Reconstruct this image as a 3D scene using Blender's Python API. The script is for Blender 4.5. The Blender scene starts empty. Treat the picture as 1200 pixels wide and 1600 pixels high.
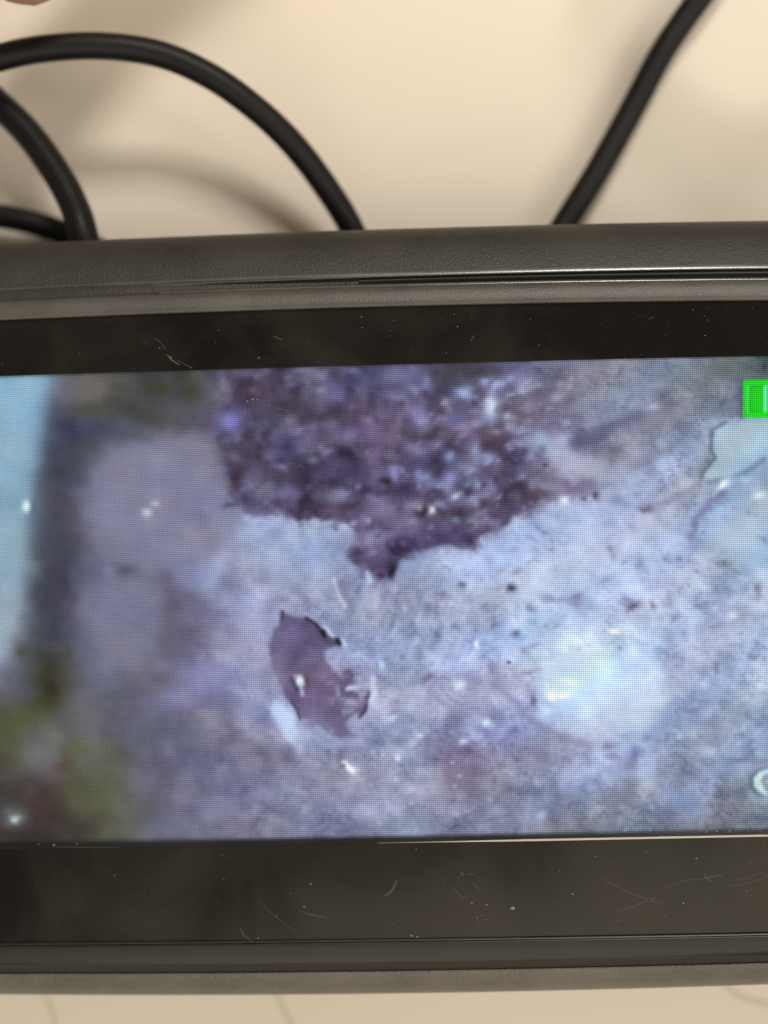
import bpy, bmesh, math, random
import numpy as np
from mathutils import Vector, Matrix

random.seed(7)
sc = bpy.context.scene
MM = 0.001

# ------------------------------------------------------------------ camera
D = 150 * MM                      # lens to cover glass
PX = 0.0735 * MM                  # one photograph pixel on the glass
YAW = math.radians(2.6)           # left end of the device lies a little farther away
cam_d = bpy.data.cameras.new('camera')
cam = bpy.data.objects.new('camera', cam_d)
sc.collection.objects.link(cam)
cam.location = (D * math.sin(YAW), 0, D * math.cos(YAW))
cam.rotation_euler = (0, YAW, 0)
cam_d.sensor_fit = 'HORIZONTAL'
cam_d.sensor_width = 36
cam_d.lens = 36 * D / (1200 * PX)
cam_d.clip_start = 0.005
cam_d.clip_end = 50
cam_d.dof.use_dof = True
cam_d.dof.focus_distance = D - 0.0014
cam_d.dof.aperture_fstop = cam_d.lens / 6.6
sc.camera = cam

# ------------------------------------------------------------------ world, lamps, exposure
w = bpy.data.worlds.new('World'); sc.world = w; w.use_nodes = True
bgn = w.node_tree.nodes['Background']
bgn.inputs['Color'].default_value = (1.0, 0.88, 0.72, 1)
bgn.inputs['Strength'].default_value = 0.26
sc.view_settings.view_transform = 'Standard'
sc.view_settings.look = 'None'
sc.view_settings.exposure = 0
sc.view_settings.gamma = 1


def area_lamp(name, loc, target, sx, sy, power, col):
    l = bpy.data.lights.new(name, 'AREA'); l.shape = 'RECTANGLE'
    l.size = sx; l.size_y = sy; l.energy = power; l.color = col
    o = bpy.data.objects.new(name, l); sc.collection.objects.link(o)
    o.location = loc
    o.rotation_euler = (Vector(target) - Vector(loc)).to_track_quat('-Z', 'Y').to_euler()
    return o


# ceiling lamp behind the far side, throws the cable shadows towards the viewer
area_lamp('ceiling_lamp', (0.17, 0.60, 0.80), (0, 0.02, 0), 0.20, 0.20, 5.9, (1.0, 0.95, 0.87))
# the broad pale ceiling light on the near side, seen as a veil in the lower glass
area_lamp('ceiling_panel', (0.25, -0.86, 0.95), (0, 0, 0), 1.6, 1.25, 13.0, (1.0, 0.93, 0.80))
# fill lamp added out to the right to brighten the table
area_lamp('side_fill', (0.95, -0.12, 0.85), (0, 0, 0), 0.45, 0.45, 4.6, (1.0, 0.95, 0.87))

# ------------------------------------------------------------------ helpers
ca, sa = math.cos(YAW), math.sin(YAW)
CAM = Vector(cam.location)
AX, AY, AZ = Vector((ca, 0, -sa)), Vector((0, 1, 0)), Vector((sa, 0, ca))


def P(px, py, zmm=0.0):
    """point where the sight line of photograph position (px,py) meets height z"""
    d = AX * ((px - 600) * PX) + AY * (-(py - 800) * PX) - AZ * D
    t = (zmm * MM - CAM.z) / d.z
    return CAM + d * t


def link(o, parent=None):
    sc.collection.objects.link(o)
    if parent is not None:
        o.parent = parent
        o.matrix_parent_inverse = Matrix.Identity(4)
    return o


def tag(o, label=None, cat=None, kind=None, group=None):
    if label: o['label'] = label
    if cat: o['category'] = cat
    if kind: o['kind'] = kind
    if group: o['group'] = group
    return o


def mesh_obj(name, verts, faces, m, parent=None, inv=None, smooth=True):
    me = bpy.data.meshes.new(name)
    if inv is not None:
        verts = [inv @ Vector(v) for v in verts]
    me.from_pydata([tuple(v) for v in verts], [], faces)
    if smooth:
        me.polygons.foreach_set('use_smooth', [True] * len(me.polygons))
    me.update()
    me.materials.append(m)
    o = bpy.data.objects.new(name, me)
    return link(o, parent)


def newmat(name):
    m = bpy.data.materials.new(name); m.use_nodes = True
    nt = m.node_tree
    return m, nt, nt.nodes['Principled BSDF']


def N(nt, t, **kw):
    n = nt.nodes.new(t)
    for k, v in kw.items():
        setattr(n, k, v)
    return n


def grain_plastic(name, col, rough, scale, bump, dist=0.00004, mottle=0.25, spec=0.5):
    m, nt, b = newmat(name)
    tc = N(nt, 'ShaderNodeTexCoord')
    n1 = N(nt, 'ShaderNodeTexNoise'); n1.inputs['Scale'].default_value = scale; n1.inputs['Detail'].default_value = 3
    v1 = N(nt, 'ShaderNodeTexVoronoi'); v1.inputs['Scale'].default_value = scale * 0.8
    n2 = N(nt, 'ShaderNodeTexNoise'); n2.inputs['Scale'].default_value = 150; n2.inputs['Detail'].default_value = 5
    for n in (n1, v1, n2): nt.links.new(tc.outputs['Object'], n.inputs['Vector'])
    mx = N(nt, 'ShaderNodeMath', operation='ADD')
    nt.links.new(n1.outputs['Fac'], mx.inputs[0]); nt.links.new(v1.outputs['Distance'], mx.inputs[1])
    bp = N(nt, 'ShaderNodeBump'); bp.inputs['Strength'].default_value = bump; bp.inputs['Distance'].default_value = dist
    nt.links.new(mx.outputs[0], bp.inputs['Height'])
    nt.links.new(bp.outputs['Normal'], b.inputs['Normal'])
    cr = N(nt, 'ShaderNodeMapRange')
    cr.inputs['From Min'].default_value = 0.3; cr.inputs['From Max'].default_value = 0.7
    cr.inputs['To Min'].default_value = 1 - mottle; cr.inputs['To Max'].default_value = 1 + mottle
    nt.links.new(n2.outputs['Fac'], cr.inputs['Value'])
    mc = N(nt, 'ShaderNodeVectorMath', operation='SCALE'); mc.inputs[0].default_value = col
    nt.links.new(cr.outputs['Result'], mc.inputs['Scale'])
    nt.links.new(mc.outputs[0], b.inputs['Base Color'])
    r2 = N(nt, 'ShaderNodeMapRange'); r2.inputs['To Min'].default_value = rough - .06; r2.inputs['To Max'].default_value = rough + .08
    nt.links.new(n2.outputs['Fac'], r2.inputs['Value'])
    nt.links.new(r2.outputs['Result'], b.inputs['Roughness'])
    b.inputs['Specular IOR Level'].default_value = spec
    return m


# ------------------------------------------------------------------ table
TABLE_Z = -25.0
m_table, nt, b = newmat('beige_laminate')
tc = N(nt, 'ShaderNodeTexCoord')
n1 = N(nt, 'ShaderNodeTexNoise'); n1.inputs['Scale'].default_value = 9; n1.inputs['Detail'].default_value = 4
n2 = N(nt, 'ShaderNodeTexNoise'); n2.inputs['Scale'].default_value = 900; n2.inputs['Detail'].default_value = 2
nt.links.new(tc.outputs['Object'], n1.inputs['Vector']); nt.links.new(tc.outputs['Object'], n2.inputs['Vector'])
cr = N(nt, 'ShaderNodeValToRGB')
cr.color_ramp.elements[0].position = .35; cr.color_ramp.elements[0].color = (.70, .62, .515, 1)
cr.color_ramp.elements[1].position = .7; cr.color_ramp.elements[1].color = (.755, .67, .56, 1)
nt.links.new(n1.outputs['Fac'], cr.inputs['Fac']); nt.links.new(cr.outputs['Color'], b.inputs['Base Color'])
b.inputs['Roughness'].default_value = .45
b.inputs['Specular IOR Level'].default_value = .3
bp = N(nt, 'ShaderNodeBump'); bp.inputs['Strength'].default_value = .15; bp.inputs['Distance'].default_value = .00003
nt.links.new(n2.outputs['Fac'], bp.inputs['Height']); nt.links.new(bp.outputs['Normal'], b.inputs['Normal'])
tz = TABLE_Z * MM
th = 0.028
X, Y = 0.55, 0.4
bmt = bmesh.new()
bmesh.ops.create_cube(bmt, size=1, matrix=Matrix.Translation((0, 0, -th / 2)) @ Matrix.Diagonal((2 * X, 2 * Y, th, 1)))
bmesh.ops.bevel(bmt, geom=bmt.edges[:], offset=.003, segments=3, affect='EDGES')
me = bpy.data.meshes.new('tabletop'); bmt.to_mesh(me); bmt.free(); me.materials.append(m_table)
table = link(bpy.data.objects.new('tabletop', me)); table.location = (0, 0, tz)
tag(table, kind='structure')


def ribbon(pts, wid):
    vs, fs = [], []
    for i, p in enumerate(pts):
        a = pts[max(i - 1, 0)]; c = pts[min(i + 1, len(pts) - 1)]
        t = (c - a).normalized(); n = Vector((-t.y, t.x, 0))
        e = math.sin(math.pi * (i + .5) / len(pts)) ** .5
        vs += [p + n * wid * e / 2, p - n * wid * e / 2]
        if i: fs.append((2 * i - 2, 2 * i - 1, 2 * i + 1, 2 * i))
    return vs, fs


def spline(pts, n=12):
    """Catmull-Rom through tuples"""
    out = []
    q = [np.array(p, float) for p in pts]
    q = [2 * q[0] - q[1]] + q + [2 * q[-1] - q[-2]]
    for i in range(1, len(q) - 2):
        for k in range(n):
            t = k / n
            a, b_, c, d = q[i - 1], q[i], q[i + 1], q[i + 2]
            out.append(.5 * ((2 * b_) + (-a + c) * t + (2 * a - 5 * b_ + 4 * c - d) * t * t + (-a + 3 * b_ - 3 * c + d) * t ** 3))
    out.append(q[-2])
    return out


m_mark, nt, b = newmat('faint_curve')  # thin curved lines a little darker than the tabletop
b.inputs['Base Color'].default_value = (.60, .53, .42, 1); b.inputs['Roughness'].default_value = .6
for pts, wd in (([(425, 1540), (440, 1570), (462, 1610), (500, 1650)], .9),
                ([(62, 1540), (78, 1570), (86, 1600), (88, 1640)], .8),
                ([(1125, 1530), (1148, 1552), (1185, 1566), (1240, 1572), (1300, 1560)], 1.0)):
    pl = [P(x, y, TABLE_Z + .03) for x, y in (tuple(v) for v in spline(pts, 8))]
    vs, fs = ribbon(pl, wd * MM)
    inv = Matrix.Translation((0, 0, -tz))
    mesh_obj('curve_mark', vs, fs, m_mark, table, inv)

# ------------------------------------------------------------------ monitor
ROT = math.radians(1.28)
dev = bpy.data.objects.new('inspection_camera_monitor', None); link(dev)
dev.empty_display_size = .01
dev.location = (0, -.011, tz); dev.rotation_euler = (0, 0, ROT)
INV = (Matrix.Translation(dev.location) @ Matrix.Rotation(ROT, 4, 'Z')).inverted()
tag(dev, 'black handheld inspection monitor with lit screen showing purple grey rock', 'monitor')

XL, XR = -230, 1400


def rail(pts):
    xs = [p[0] for p in pts]; ys = [p[1] for p in pts]
    # quadratic-ish fit, keeps the slight bow of the housing
    if len(pts) >= 4:
        c = np.polyfit(xs, ys, 2)
        return lambda x: float(np.polyval(c, x))
    return lambda x: float(np.interp(x, xs, ys)) if xs[0] <= x <= xs[-1] else float(np.polyval(np.polyfit(xs, ys, 1), x))


def loft(name, rails, m, x0=XL, x1=XR, n=140, cap=True, zf=None):
    """rails: list of (func y(x), z mm or func z(x)) in order"""
    vs, fs = [], []
    R_ = len(rails)
    for i in range(n + 1):
        x = x0 + (x1 - x0) * i / n
        for (f, z) in rails:
            zz = z(x) if callable(z) else z
            vs.append(P(x, f(x), zz))
        if i:
            for k in range(R_ - 1):
                a = (i - 1) * R_ + k
                fs.append((a, a + 1, a + R_ + 1, a + R_))
    if cap:
        fs.append(tuple(range(R_)))
        fs.append(tuple(range(n * R_ + R_ - 1, n * R_ - 1, -1)))
    return mesh_obj(name, vs, fs, m, dev, INV)


def off(f, d): return lambda x: f(x) + d


def step(x, a, b_):
    t = min(max((x - a) / (b_ - a), 0), 1)
    return t * t * (3 - 2 * t)


top_out = rail([(0, 382), (300, 369), (600, 358), (900, 350), (1200, 345)])
gr_a = rail([(0, 457), (300, 443), (600, 430), (900, 423), (1200, 418)])      # upper lip of the groove
gr_b = rail([(0, 470), (300, 457), (600, 446), (900, 441), (1200, 436)])      # lower lip
fr_in = rail([(0, 501), (300, 490), (600, 479), (900, 474), (1200, 470)])     # frame ends, glass starts
scr_t = rail([(0, 588), (300, 578), (600, 570), (900, 562), (1200, 556)])
scr_b = rail([(0, 1320), (300, 1314), (600, 1310), (900, 1304), (1200, 1298)])
gl_b = rail([(0, 1476), (300, 1474), (600, 1470), (900, 1466), (1200, 1460)])
bz_b = rail([(0, 1521), (300, 1520), (600, 1517), (900, 1512), (1200, 1504)])
bot_out = rail([(0, 1554), (300, 1554), (600, 1553), (900, 1547), (1200, 1538)])

m_house = grain_plastic('grained_black_plastic', (.023, .021, .017), .50, 4600, .6, .00006, .30, .42)
m_frame = grain_plastic('satin_black_plastic', (.064, .057, .048), .46, 5200, .5, .00004, .25)
m_low = grain_plastic('grained_lower_edge', (.088, .079, .063), .50, 4200, .9, .00009, .22)
m_gloss = grain_plastic('polished_black_plastic', (.016, .016, .015), .16, 2500, .03, .00001, .2)
m_bead = grain_plastic('shiny_lip_highlight', (.06, .055, .048), .24, 5200, .12, .00002, .2, .8)
m_bezel = grain_plastic('semi_gloss_black', (.016, .014, .011), .34, 3000, .06, .00002, .2, .28)

# back shell: underside and the two long rolled sides, ends on the table
shell_top = [(off(top_out, 60), TABLE_Z + .2), (off(top_out, 26), TABLE_Z + 3), (off(top_out, 8), -13), (off(top_out, 1), -8.5),
             (top_out, -5.6), (off(top_out, 5), -4.2), (off(top_out, 14), -3.2), (off(top_out, 30), -2.3),
             (off(top_out, 50), -1.6), (off(gr_a, -5), -1.1), (gr_a, -1.0), (off(gr_a, 1.5), -1.35)]
loft('housing', shell_top, m_house, cap=False)
# glossy groove that runs out towards the left
gd = lambda x: -1.25 - .75 * step(x, 150, 760)
loft('trim_groove', [(off(gr_a, 0.2), -1.08), (off(gr_a, 3), lambda x: gd(x) + .25), (off(gr_a, 5), gd),
                     (lambda x: (gr_a(x) + gr_b(x)) / 2 + 1, lambda x: gd(x) + .02), (off(gr_b, -3), gd), (off(gr_b, -1.2), lambda x: gd(x) + .5),
                     (off(gr_b, 0.6), -.72)], m_gloss, cap=False)
bead_s = lambda x: .12 + .88 * step(x, 300, 780)  # lip facets shaped to catch the lamp's highlight, tilted more towards the right
loft('trim_highlight_bead', [(off(gr_a, -6), -1.12), (off(gr_a, -4.5), -1.06), (off(gr_a, -2), lambda x: -1.055 + .065 * bead_s(x)), (off(gr_a, .6), lambda x: -1.05 + .125 * bead_s(x)), (off(gr_a, 1.4), lambda x: -1.05 + .12 * bead_s(x)), (off(gr_a, 2.4), -1.35)], m_bead, cap=False)
loft('trim_highlight_bead', [(off(gr_b, -3.4), -1.1), (off(gr_b, -2.6), -.76), (off(gr_b, -1.2), lambda x: -.75 + .045 * bead_s(x)), (off(gr_b, .2), lambda x: -.745 + .085 * bead_s(x)), (off(gr_b, 1), lambda x: -.66), (off(gr_b, 1.6), -.75)], m_bead, cap=False)
fz = lambda x: -.60 - .9 * step(x, 120, 520)
loft('trim_fill', [(off(gr_a, -6), lambda x: fz(x) - .55), (off(gr_a, -1), lambda x: fz(x) - .32), (lambda x: (gr_a(x) + gr_b(x)) / 2, fz), (off(gr_b, 2), lambda x: fz(x) + .12), (off(gr_b, 5), lambda x: fz(x) - .1)], m_house, x1=560, cap=False)
loft('front_frame', [(off(gr_b, .3), -1.2), (off(gr_b, .3), -.62), (off(gr_b, 3), -.35), (off(gr_b, 10), .0), (off(fr_in, -9), .22), (off(fr_in, -3), .22),
                     (off(fr_in, -.8), .05), (fr_in, -.9)], m_frame, cap=False)
# lower side: semi gloss bezel step, then the grained outer edge
loft('lower_bezel', [(gl_b, -.9), (off(gl_b, .3), -.15), (off(gl_b, 2.4), .06), (off(gl_b, 5), .08), (off(gl_b, 20), -.05), (off(gl_b, 32), -.15),
                     (off(bz_b, -12), -.28), (off(bz_b, -10.5), -.5), (off(bz_b, -2), -.9), (off(bz_b, .5), -1.3)], m_bezel, cap=False)
loft('lower_edge', [(off(bz_b, 0), -1.4), (off(bz_b, .4), -1.0), (off(bz_b, 4), -1.0), (lambda x: bz_b(x) * .62 + bot_out(x) * .38, -1.35),
                    (lambda x: bz_b(x) * .3 + bot_out(x) * .7, -2.2), (lambda x: bz_b(x) * .1 + bot_out(x) * .9, -3.4), (bot_out, -5.4),
                    (off(bot_out, -2), -9), (off(bot_out, -10), -15), (off(bot_out, -30), TABLE_Z + 3), (off(bot_out, -60), TABLE_Z + .2)], m_low, cap=False)
loft('base_shell', [(off(top_out, 60), TABLE_Z + .2), (off(bot_out, -60), TABLE_Z + .2)], m_house, n=20, cap=False)
# end caps of the body, outside the frame
for xe in (XL, XR):
    col = [(top_out, 60, TABLE_Z + .2), (top_out, 26, TABLE_Z + 3), (top_out, 8, -13), (top_out, 0, -5.6), (top_out, 14, -3.2), (top_out, 50, -1.6),
           (fr_in, 0, -.4), (gl_b, 0, -.4), (bot_out, -20, -1.6), (bot_out, 0, -5.4), (bot_out, -10, -15), (bot_out, -60, TABLE_Z + .2)]
    s = -1 if xe == XL else 1
    vs = [P(xe, f(xe) + d, z) for f, d, z in col] + [P(xe + s * 25, (f(xe) + d) * .96 + 955 * .04, z * .96 - .6) for f, d, z in col]
    n_ = len(col)
    fs = [(k, (k + 1) % n_, (k + 1) % n_ + n_, k + n_) for k in range(n_)] + [tuple(range(n_, 2 * n_))]
    mesh_obj('end_cap', vs, fs, m_house, dev, INV, smooth=False)

# ---- printed border under the glass (frame around the window)
m_border, nt, b = newmat('back_printed_black_glass')
tc = N(nt, 'ShaderNodeTexCoord')
ns = N(nt, 'ShaderNodeTexNoise'); ns.inputs['Scale'].default_value = 55; ns.inputs['Detail'].default_value = 6; ns.inputs['Roughness'].default_value = .6
ns.inputs['Distortion'].default_value = .8
nt.links.new(tc.outputs['Object'], ns.inputs['Vector'])
cr = N(nt, 'ShaderNodeValToRGB')
cr.color_ramp.elements[0].position = .42; cr.color_ramp.elements[0].color = (.0040, .0038, .0038, 1)
cr.color_ramp.elements[1].position = .78; cr.color_ramp.elements[1].color = (.0190, .0170, .0140, 1)
nt.links.new(ns.outputs['Fac'], cr.inputs['Fac']); nt.links.new(cr.outputs['Color'], b.inputs['Base Color'])
r3 = N(nt, 'ShaderNodeMapRange'); r3.inputs['To Min'].default_value = .10; r3.inputs['To Max'].default_value = .24
nt.links.new(ns.outputs['Fac'], r3.inputs['Value']); nt.links.new(r3.outputs['Result'], b.inputs['Roughness'])
b.inputs['IOR'].default_value = 1.39
b.inputs['Specular Tint'].default_value = (1.0, .92, .80, 1)
SL, SR = -62, 1262
m_seal, nt, b = newmat('dark_seal')
b.inputs['Base Color'].default_value = (.004, .005, .008, 1); b.inputs['Roughness'].default_value = .6; b.inputs['Specular IOR Level'].default_value = .2
loft('glass_border', [(fr_in, -.301), (scr_t, -.301)], m_border, cap=False)
loft('glass_border', [(off(scr_b, 8.5), -.301), (off(gl_b, .5), -.301)], m_border, cap=False)
loft('window_seal', [(off(scr_b, 0), -.42), (off(scr_b, 9), -.42)], m_seal, cap=False)
loft('glass_border', [(scr_t, -.301), (off(scr_b, 8.5), -.301)], m_border, x0=XL, x1=SL, n=4, cap=False)
loft('glass_border', [(scr_t, -.301), (off(scr_b, 8.5), -.301)], m_border, x0=SR, x1=XR, n=4, cap=False)

# ---- window rim and glass edge: reflected highlights put into pale colour and rightward widening
m_rim, nt, b = newmat('rim_highlight')
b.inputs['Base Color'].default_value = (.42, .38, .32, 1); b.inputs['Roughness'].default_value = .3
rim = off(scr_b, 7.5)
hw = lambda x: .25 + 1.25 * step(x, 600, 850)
loft('window_rim_highlight', [(lambda x: rim(x) - hw(x), -.30), (rim, -.25), (lambda x: rim(x) + hw(x), -.30)], m_rim, x0=590, x1=XR, cap=False)
m_rim2, nt, b = newmat('glass_edge_highlight')
b.inputs['Base Color'].default_value = (.11, .10, .085, 1); b.inputs['Roughness'].default_value = .35
hw2 = lambda x: .35 + .75 * step(x, 500, 1150)
loft('glass_edge_highlight', [(lambda x: gl_b(x) - hw2(x) - .4, -.02), (off(gl_b, -.4), .12), (lambda x: gl_b(x) + hw2(x) - .4, .0)], m_rim2, cap=False)

# ------------------------------------------------------------------ picture shown on the screen
STEP = 2.0
xs = np.arange(SL, SR + .1, STEP); NX = len(xs)
NY = 372
tt = np.linspace(0, 1, NY)
y_top = np.array([scr_t(x) - 1 for x in xs]); y_bot = np.array([scr_b(x) + 1 for x in xs])
GX = np.repeat(xs[None, :], NY, 0)
GY = y_top[None, :] * (1 - tt[:, None]) + y_bot[None, :] * tt[:, None]


def vnoise(x, y, sx, sy, seed):
    r = np.random.RandomState(seed)
    T = r.rand(257, 257)
    u = x / sx + 1000.3; v = y / sy + 1000.7
    i = np.floor(u).astype(int); j = np.floor(v).astype(int)
    fu = u - i; fv = v - j
    fu = fu * fu * (3 - 2 * fu); fv = fv * fv * (3 - 2 * fv)
    g = lambda a, b_: T[a % 257, b_ % 257]
    return (g(i, j) * (1 - fu) + g(i + 1, j) * fu) * (1 - fv) + (g(i, j + 1) * (1 - fu) + g(i + 1, j + 1) * fu) * fv - .5


def fbm(x, y, s, seed, o=4, asp=1.0, ang=0.0):
    c, s_ = math.cos(ang), math.sin(ang)
    xr = x * c + y * s_; yr = -x * s_ + y * c
    t = 0; a = 1.0
    for k in range(o):
        t = t + a * vnoise(xr, yr, s * asp, s, seed + k * 17)
        s *= .5; a *= .55
    return t


wx = fbm(GX, GY, 40, 1) * 16; wy = fbm(GX, GY, 40, 55) * 16
WX = GX + wx; WY = GY + wy
fx = GX + fbm(GX, GY, 13, 91, 2) * 5; fy = GY + fbm(GX, GY, 13, 97, 2) * 5

BASE = [  # rows 60 px apart from 590, columns 80 px apart from 0
 [(120,165,195),(95,110,130),(92,92,88),(58,64,66),(78,80,98),(75,70,92),(95,92,115),(85,85,125),(95,95,140),(75,66,84),(108,108,145),(118,118,146),(125,130,155),(120,130,152),(112,124,140),(84,96,96)],
 [(120,165,195),(66,72,100),(72,74,84),(66,68,72),(84,82,100),(75,72,95),(80,74,105),(95,85,125),(95,86,128),(88,80,112),(116,112,146),(112,106,138),(128,138,164),(128,138,168),(122,134,154),(116,126,146)],
 [(120,165,195),(60,64,84),(84,86,106),(104,105,130),(110,108,135),(100,98,130),(100,98,130),(100,90,125),(100,90,130),(110,100,135),(112,100,135),(130,128,160),(136,142,174),(143,154,186),(134,155,184),(150,182,206)],
 [(122,166,192),(58,62,78),(98,99,124),(113,112,143),(112,110,146),(130,138,178),(135,145,185),(130,130,170),(130,135,175),(140,150,190),(145,150,190),(148,155,195),(145,155,192),(146,158,194),(132,152,184),(140,166,196)],
 [(126,164,188),(60,61,74),(94,94,114),(104,103,130),(112,112,152),(150,163,204),(150,168,208),(142,146,188),(140,148,188),(150,164,206),(162,180,220),(165,182,222),(165,180,224),(155,170,212),(148,166,202),(155,182,214)],
 [(128,156,178),(56,57,72),(90,91,114),(100,98,125),(112,110,146),(140,150,190),(146,162,206),(126,134,172),(126,136,174),(152,172,212),(170,193,234),(173,198,235),(170,190,230),(164,184,224),(156,176,212),(160,184,218)],
 [(136,148,164),(55,56,70),(100,101,126),(108,106,138),(108,104,138),(150,155,198),(140,146,186),(146,160,200),(134,146,186),(150,164,206),(164,184,224),(170,190,230),(165,185,225),(158,178,218),(155,170,210),(160,180,215)],
 [(120,128,146),(60,62,70),(98,98,122),(95,92,115),(112,108,145),(148,156,194),(146,156,198),(142,152,194),(142,155,194),(155,170,214),(166,190,230),(176,206,238),(174,203,238),(158,178,218),(155,170,210),(164,184,220)],
 [(92,94,108),(62,66,56),(94,94,110),(90,88,106),(116,112,156),(140,145,188),(142,150,192),(140,146,188),(142,156,196),(140,150,194),(150,160,205),(178,208,243),(178,208,243),(154,170,214),(150,170,210),(150,175,210)],
 [(76,80,58),(84,86,78),(85,85,92),(84,82,100),(98,97,120),(115,115,150),(145,155,195),(134,138,174),(135,142,182),(128,132,176),(136,142,188),(158,176,218),(158,178,222),(140,155,195),(130,150,190),(130,150,185)],
 [(70,64,54),(86,88,90),(84,86,68),(82,80,96),(94,92,115),(95,92,120),(120,125,160),(125,130,165),(130,140,175),(108,98,134),(124,130,170),(130,140,180),(140,150,195),(130,145,185),(120,135,170),(115,135,170)],
 [(58,58,60),(60,50,48),(76,80,56),(85,83,95),(98,97,124),(105,105,135),(115,118,150),(120,125,160),(130,140,175),(106,106,142),(115,120,150),(125,135,170),(120,135,170),(115,125,160),(110,120,145),(110,130,155)],
 [(48,42,38),(58,51,47),(74,77,60),(95,93,115),(103,102,128),(105,105,130),(110,115,145),(115,120,150),(120,130,160),(106,106,132),(115,120,145),(106,112,136),(100,110,135),(100,110,130),(95,105,125),(85,97,116)],
]
B = np.array(BASE, float)


def cr1(u, n):
    i = np.clip(np.floor(u).astype(int), 0, n - 2); t = np.clip(u - i, 0, 1)
    idx = [np.clip(i + k, 0, n - 1) for k in (-1, 0, 1, 2)]
    ws = [.5 * (-t + 2 * t ** 2 - t ** 3), .5 * (2 - 5 * t ** 2 + 3 * t ** 3), .5 * (t + 4 * t ** 2 - 3 * t ** 3), .5 * (-t ** 2 + t ** 3)]
    return idx, ws


iy, wyy = cr1((WY - 590) / 60, 13); ix, wxx = cr1(WX / 80, 16)
IMG = np.zeros(GX.shape + (3,))
for a in range(4):
    for c in range(4):
        IMG += B[iy[a], ix[c]] * (wyy[a] * wxx[c])[..., None]


def mix(mask, col):
    global IMG
    IMG = IMG * (1 - mask[..., None]) + np.array(col, float) * mask[..., None]


def blob(x, y, rx, ry, col, s=1.0, ang=0.0, p=2.0, warp=True):
    """soft ellipse; p high = flatter top with crisper edge"""
    X_, Y_ = (fx, fy) if warp else (GX, GY)
    a = math.radians(ang); c, s_ = math.cos(a), math.sin(a)
    dx = X_ - x; dy = Y_ - y
    u = (dx * c + dy * s_) / rx; v = (-dx * s_ + dy * c) / ry
    r = np.sqrt(u * u + v * v)
    mix(s * np.exp(-.7 * r ** p), col)


def sdist(pts, X_, Y_):
    pts = [np.array(p, float) for p in pts]
    d = np.full(X_.shape, 1e9); ins = np.zeros(X_.shape, bool)
    for i in range(len(pts)):
        a, b_ = pts[i], pts[(i + 1) % len(pts)]
        e = b_ - a
        wx_ = X_ - a[0]; wy_ = Y_ - a[1]
        t = np.clip((wx_ * e[0] + wy_ * e[1]) / (e @ e + 1e-9), 0, 1)
        d = np.minimum(d, (wx_ - e[0] * t) ** 2 + (wy_ - e[1] * t) ** 2)
        c1 = (a[1] > Y_) != (b_[1] > Y_)
        xi = a[0] + (Y_ - a[1]) * e[0] / (e[1] if abs(e[1]) > 1e-9 else 1e-9)
        ins ^= c1 & (X_ < xi)
    d = np.sqrt(d)
    return np.where(ins, -d, d)


def poly(pts, col, soft=4, s=1.0, warp=1.0):
    X_ = GX + (fx - GX) * min(warp, 1); Y_ = GY + (fy - GY) * min(warp, 1)
    if warp > 1: X_ = X_ + (WX - GX) * (warp - 1); Y_ = Y_ + (WY - GY) * (warp - 1)
    m = s / (1 + np.exp(np.clip(sdist(pts, X_, Y_) / (soft * .45), -40, 40)))
    if col is None: return m
    mix(m, col)


def line(pts, wd, col, s=1.0, warp=.6):
    X_ = GX + (fx - GX) * warp; Y_ = GY + (fy - GY) * warp
    d = np.full(GX.shape, 1e9)
    for a, b_ in zip(pts[:-1], pts[1:]):
        a = np.array(a, float); e = np.array(b_, float) - a
        t = np.clip(((X_ - a[0]) * e[0] + (Y_ - a[1]) * e[1]) / (e @ e), 0, 1)
        d = np.minimum(d, np.hypot(X_ - a[0] - e[0] * t, Y_ - a[1] - e[1] * t))
    mix(s * np.exp(-(d / wd) ** 2 * .9), col)


# large mottling of the stone, finer to the right where the picture is sharp
sharp = 1 / (1 + np.exp(-(GX - 330) / 60))
m1 = fbm(WX, GY, 30, 201, 4) * 36
m2 = fbm(GX, GY, 13, 222, 3, asp=1.7, ang=.5) * 17
m3 = fbm(GX, GY, 26, 240, 3)
streak = fbm(GX, GY, 9, 260, 3, asp=3.2, ang=-1.15) * np.exp(-((GX - 640) / 150) ** 2 - ((GY - 960) / 120) ** 2) * 30
IMG += (m1 * (.35 + .65 * sharp))[..., None] * np.array((1, 1, 1.0))
IMG += (m2 * sharp + streak)[..., None] * np.array((1.05, 1.0, .85))
IMG += (m3 * 3)[..., None] * np.array((.8, -.4, .5))

pit = np.clip(np.abs(fbm(GX, GY, 15, 280, 3, asp=1.5, ang=.6)) * -14 + 1.0, 0, 1)          # thin crack network
gate = np.clip(fbm(GX, GY, 60, 288, 2) * 3 + .35, 0, 1)
IMG -= (pit * gate * sharp * 30)[..., None] * np.array((1.0, 1.05, .8))
fine = vnoise(fx, fy, 5.5, 4.2, 290) + .7 * vnoise(GX, GY, 3.2, 2.8, 291)
IMG += (fine * 9 * sharp)[..., None]
pk = np.clip(vnoise(fx, fy, 9, 6, 295) * 5 - 1.55, 0, 1) * sharp
IMG -= (pk * 20)[..., None] * np.array((1.0, 1.0, .75))
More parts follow.
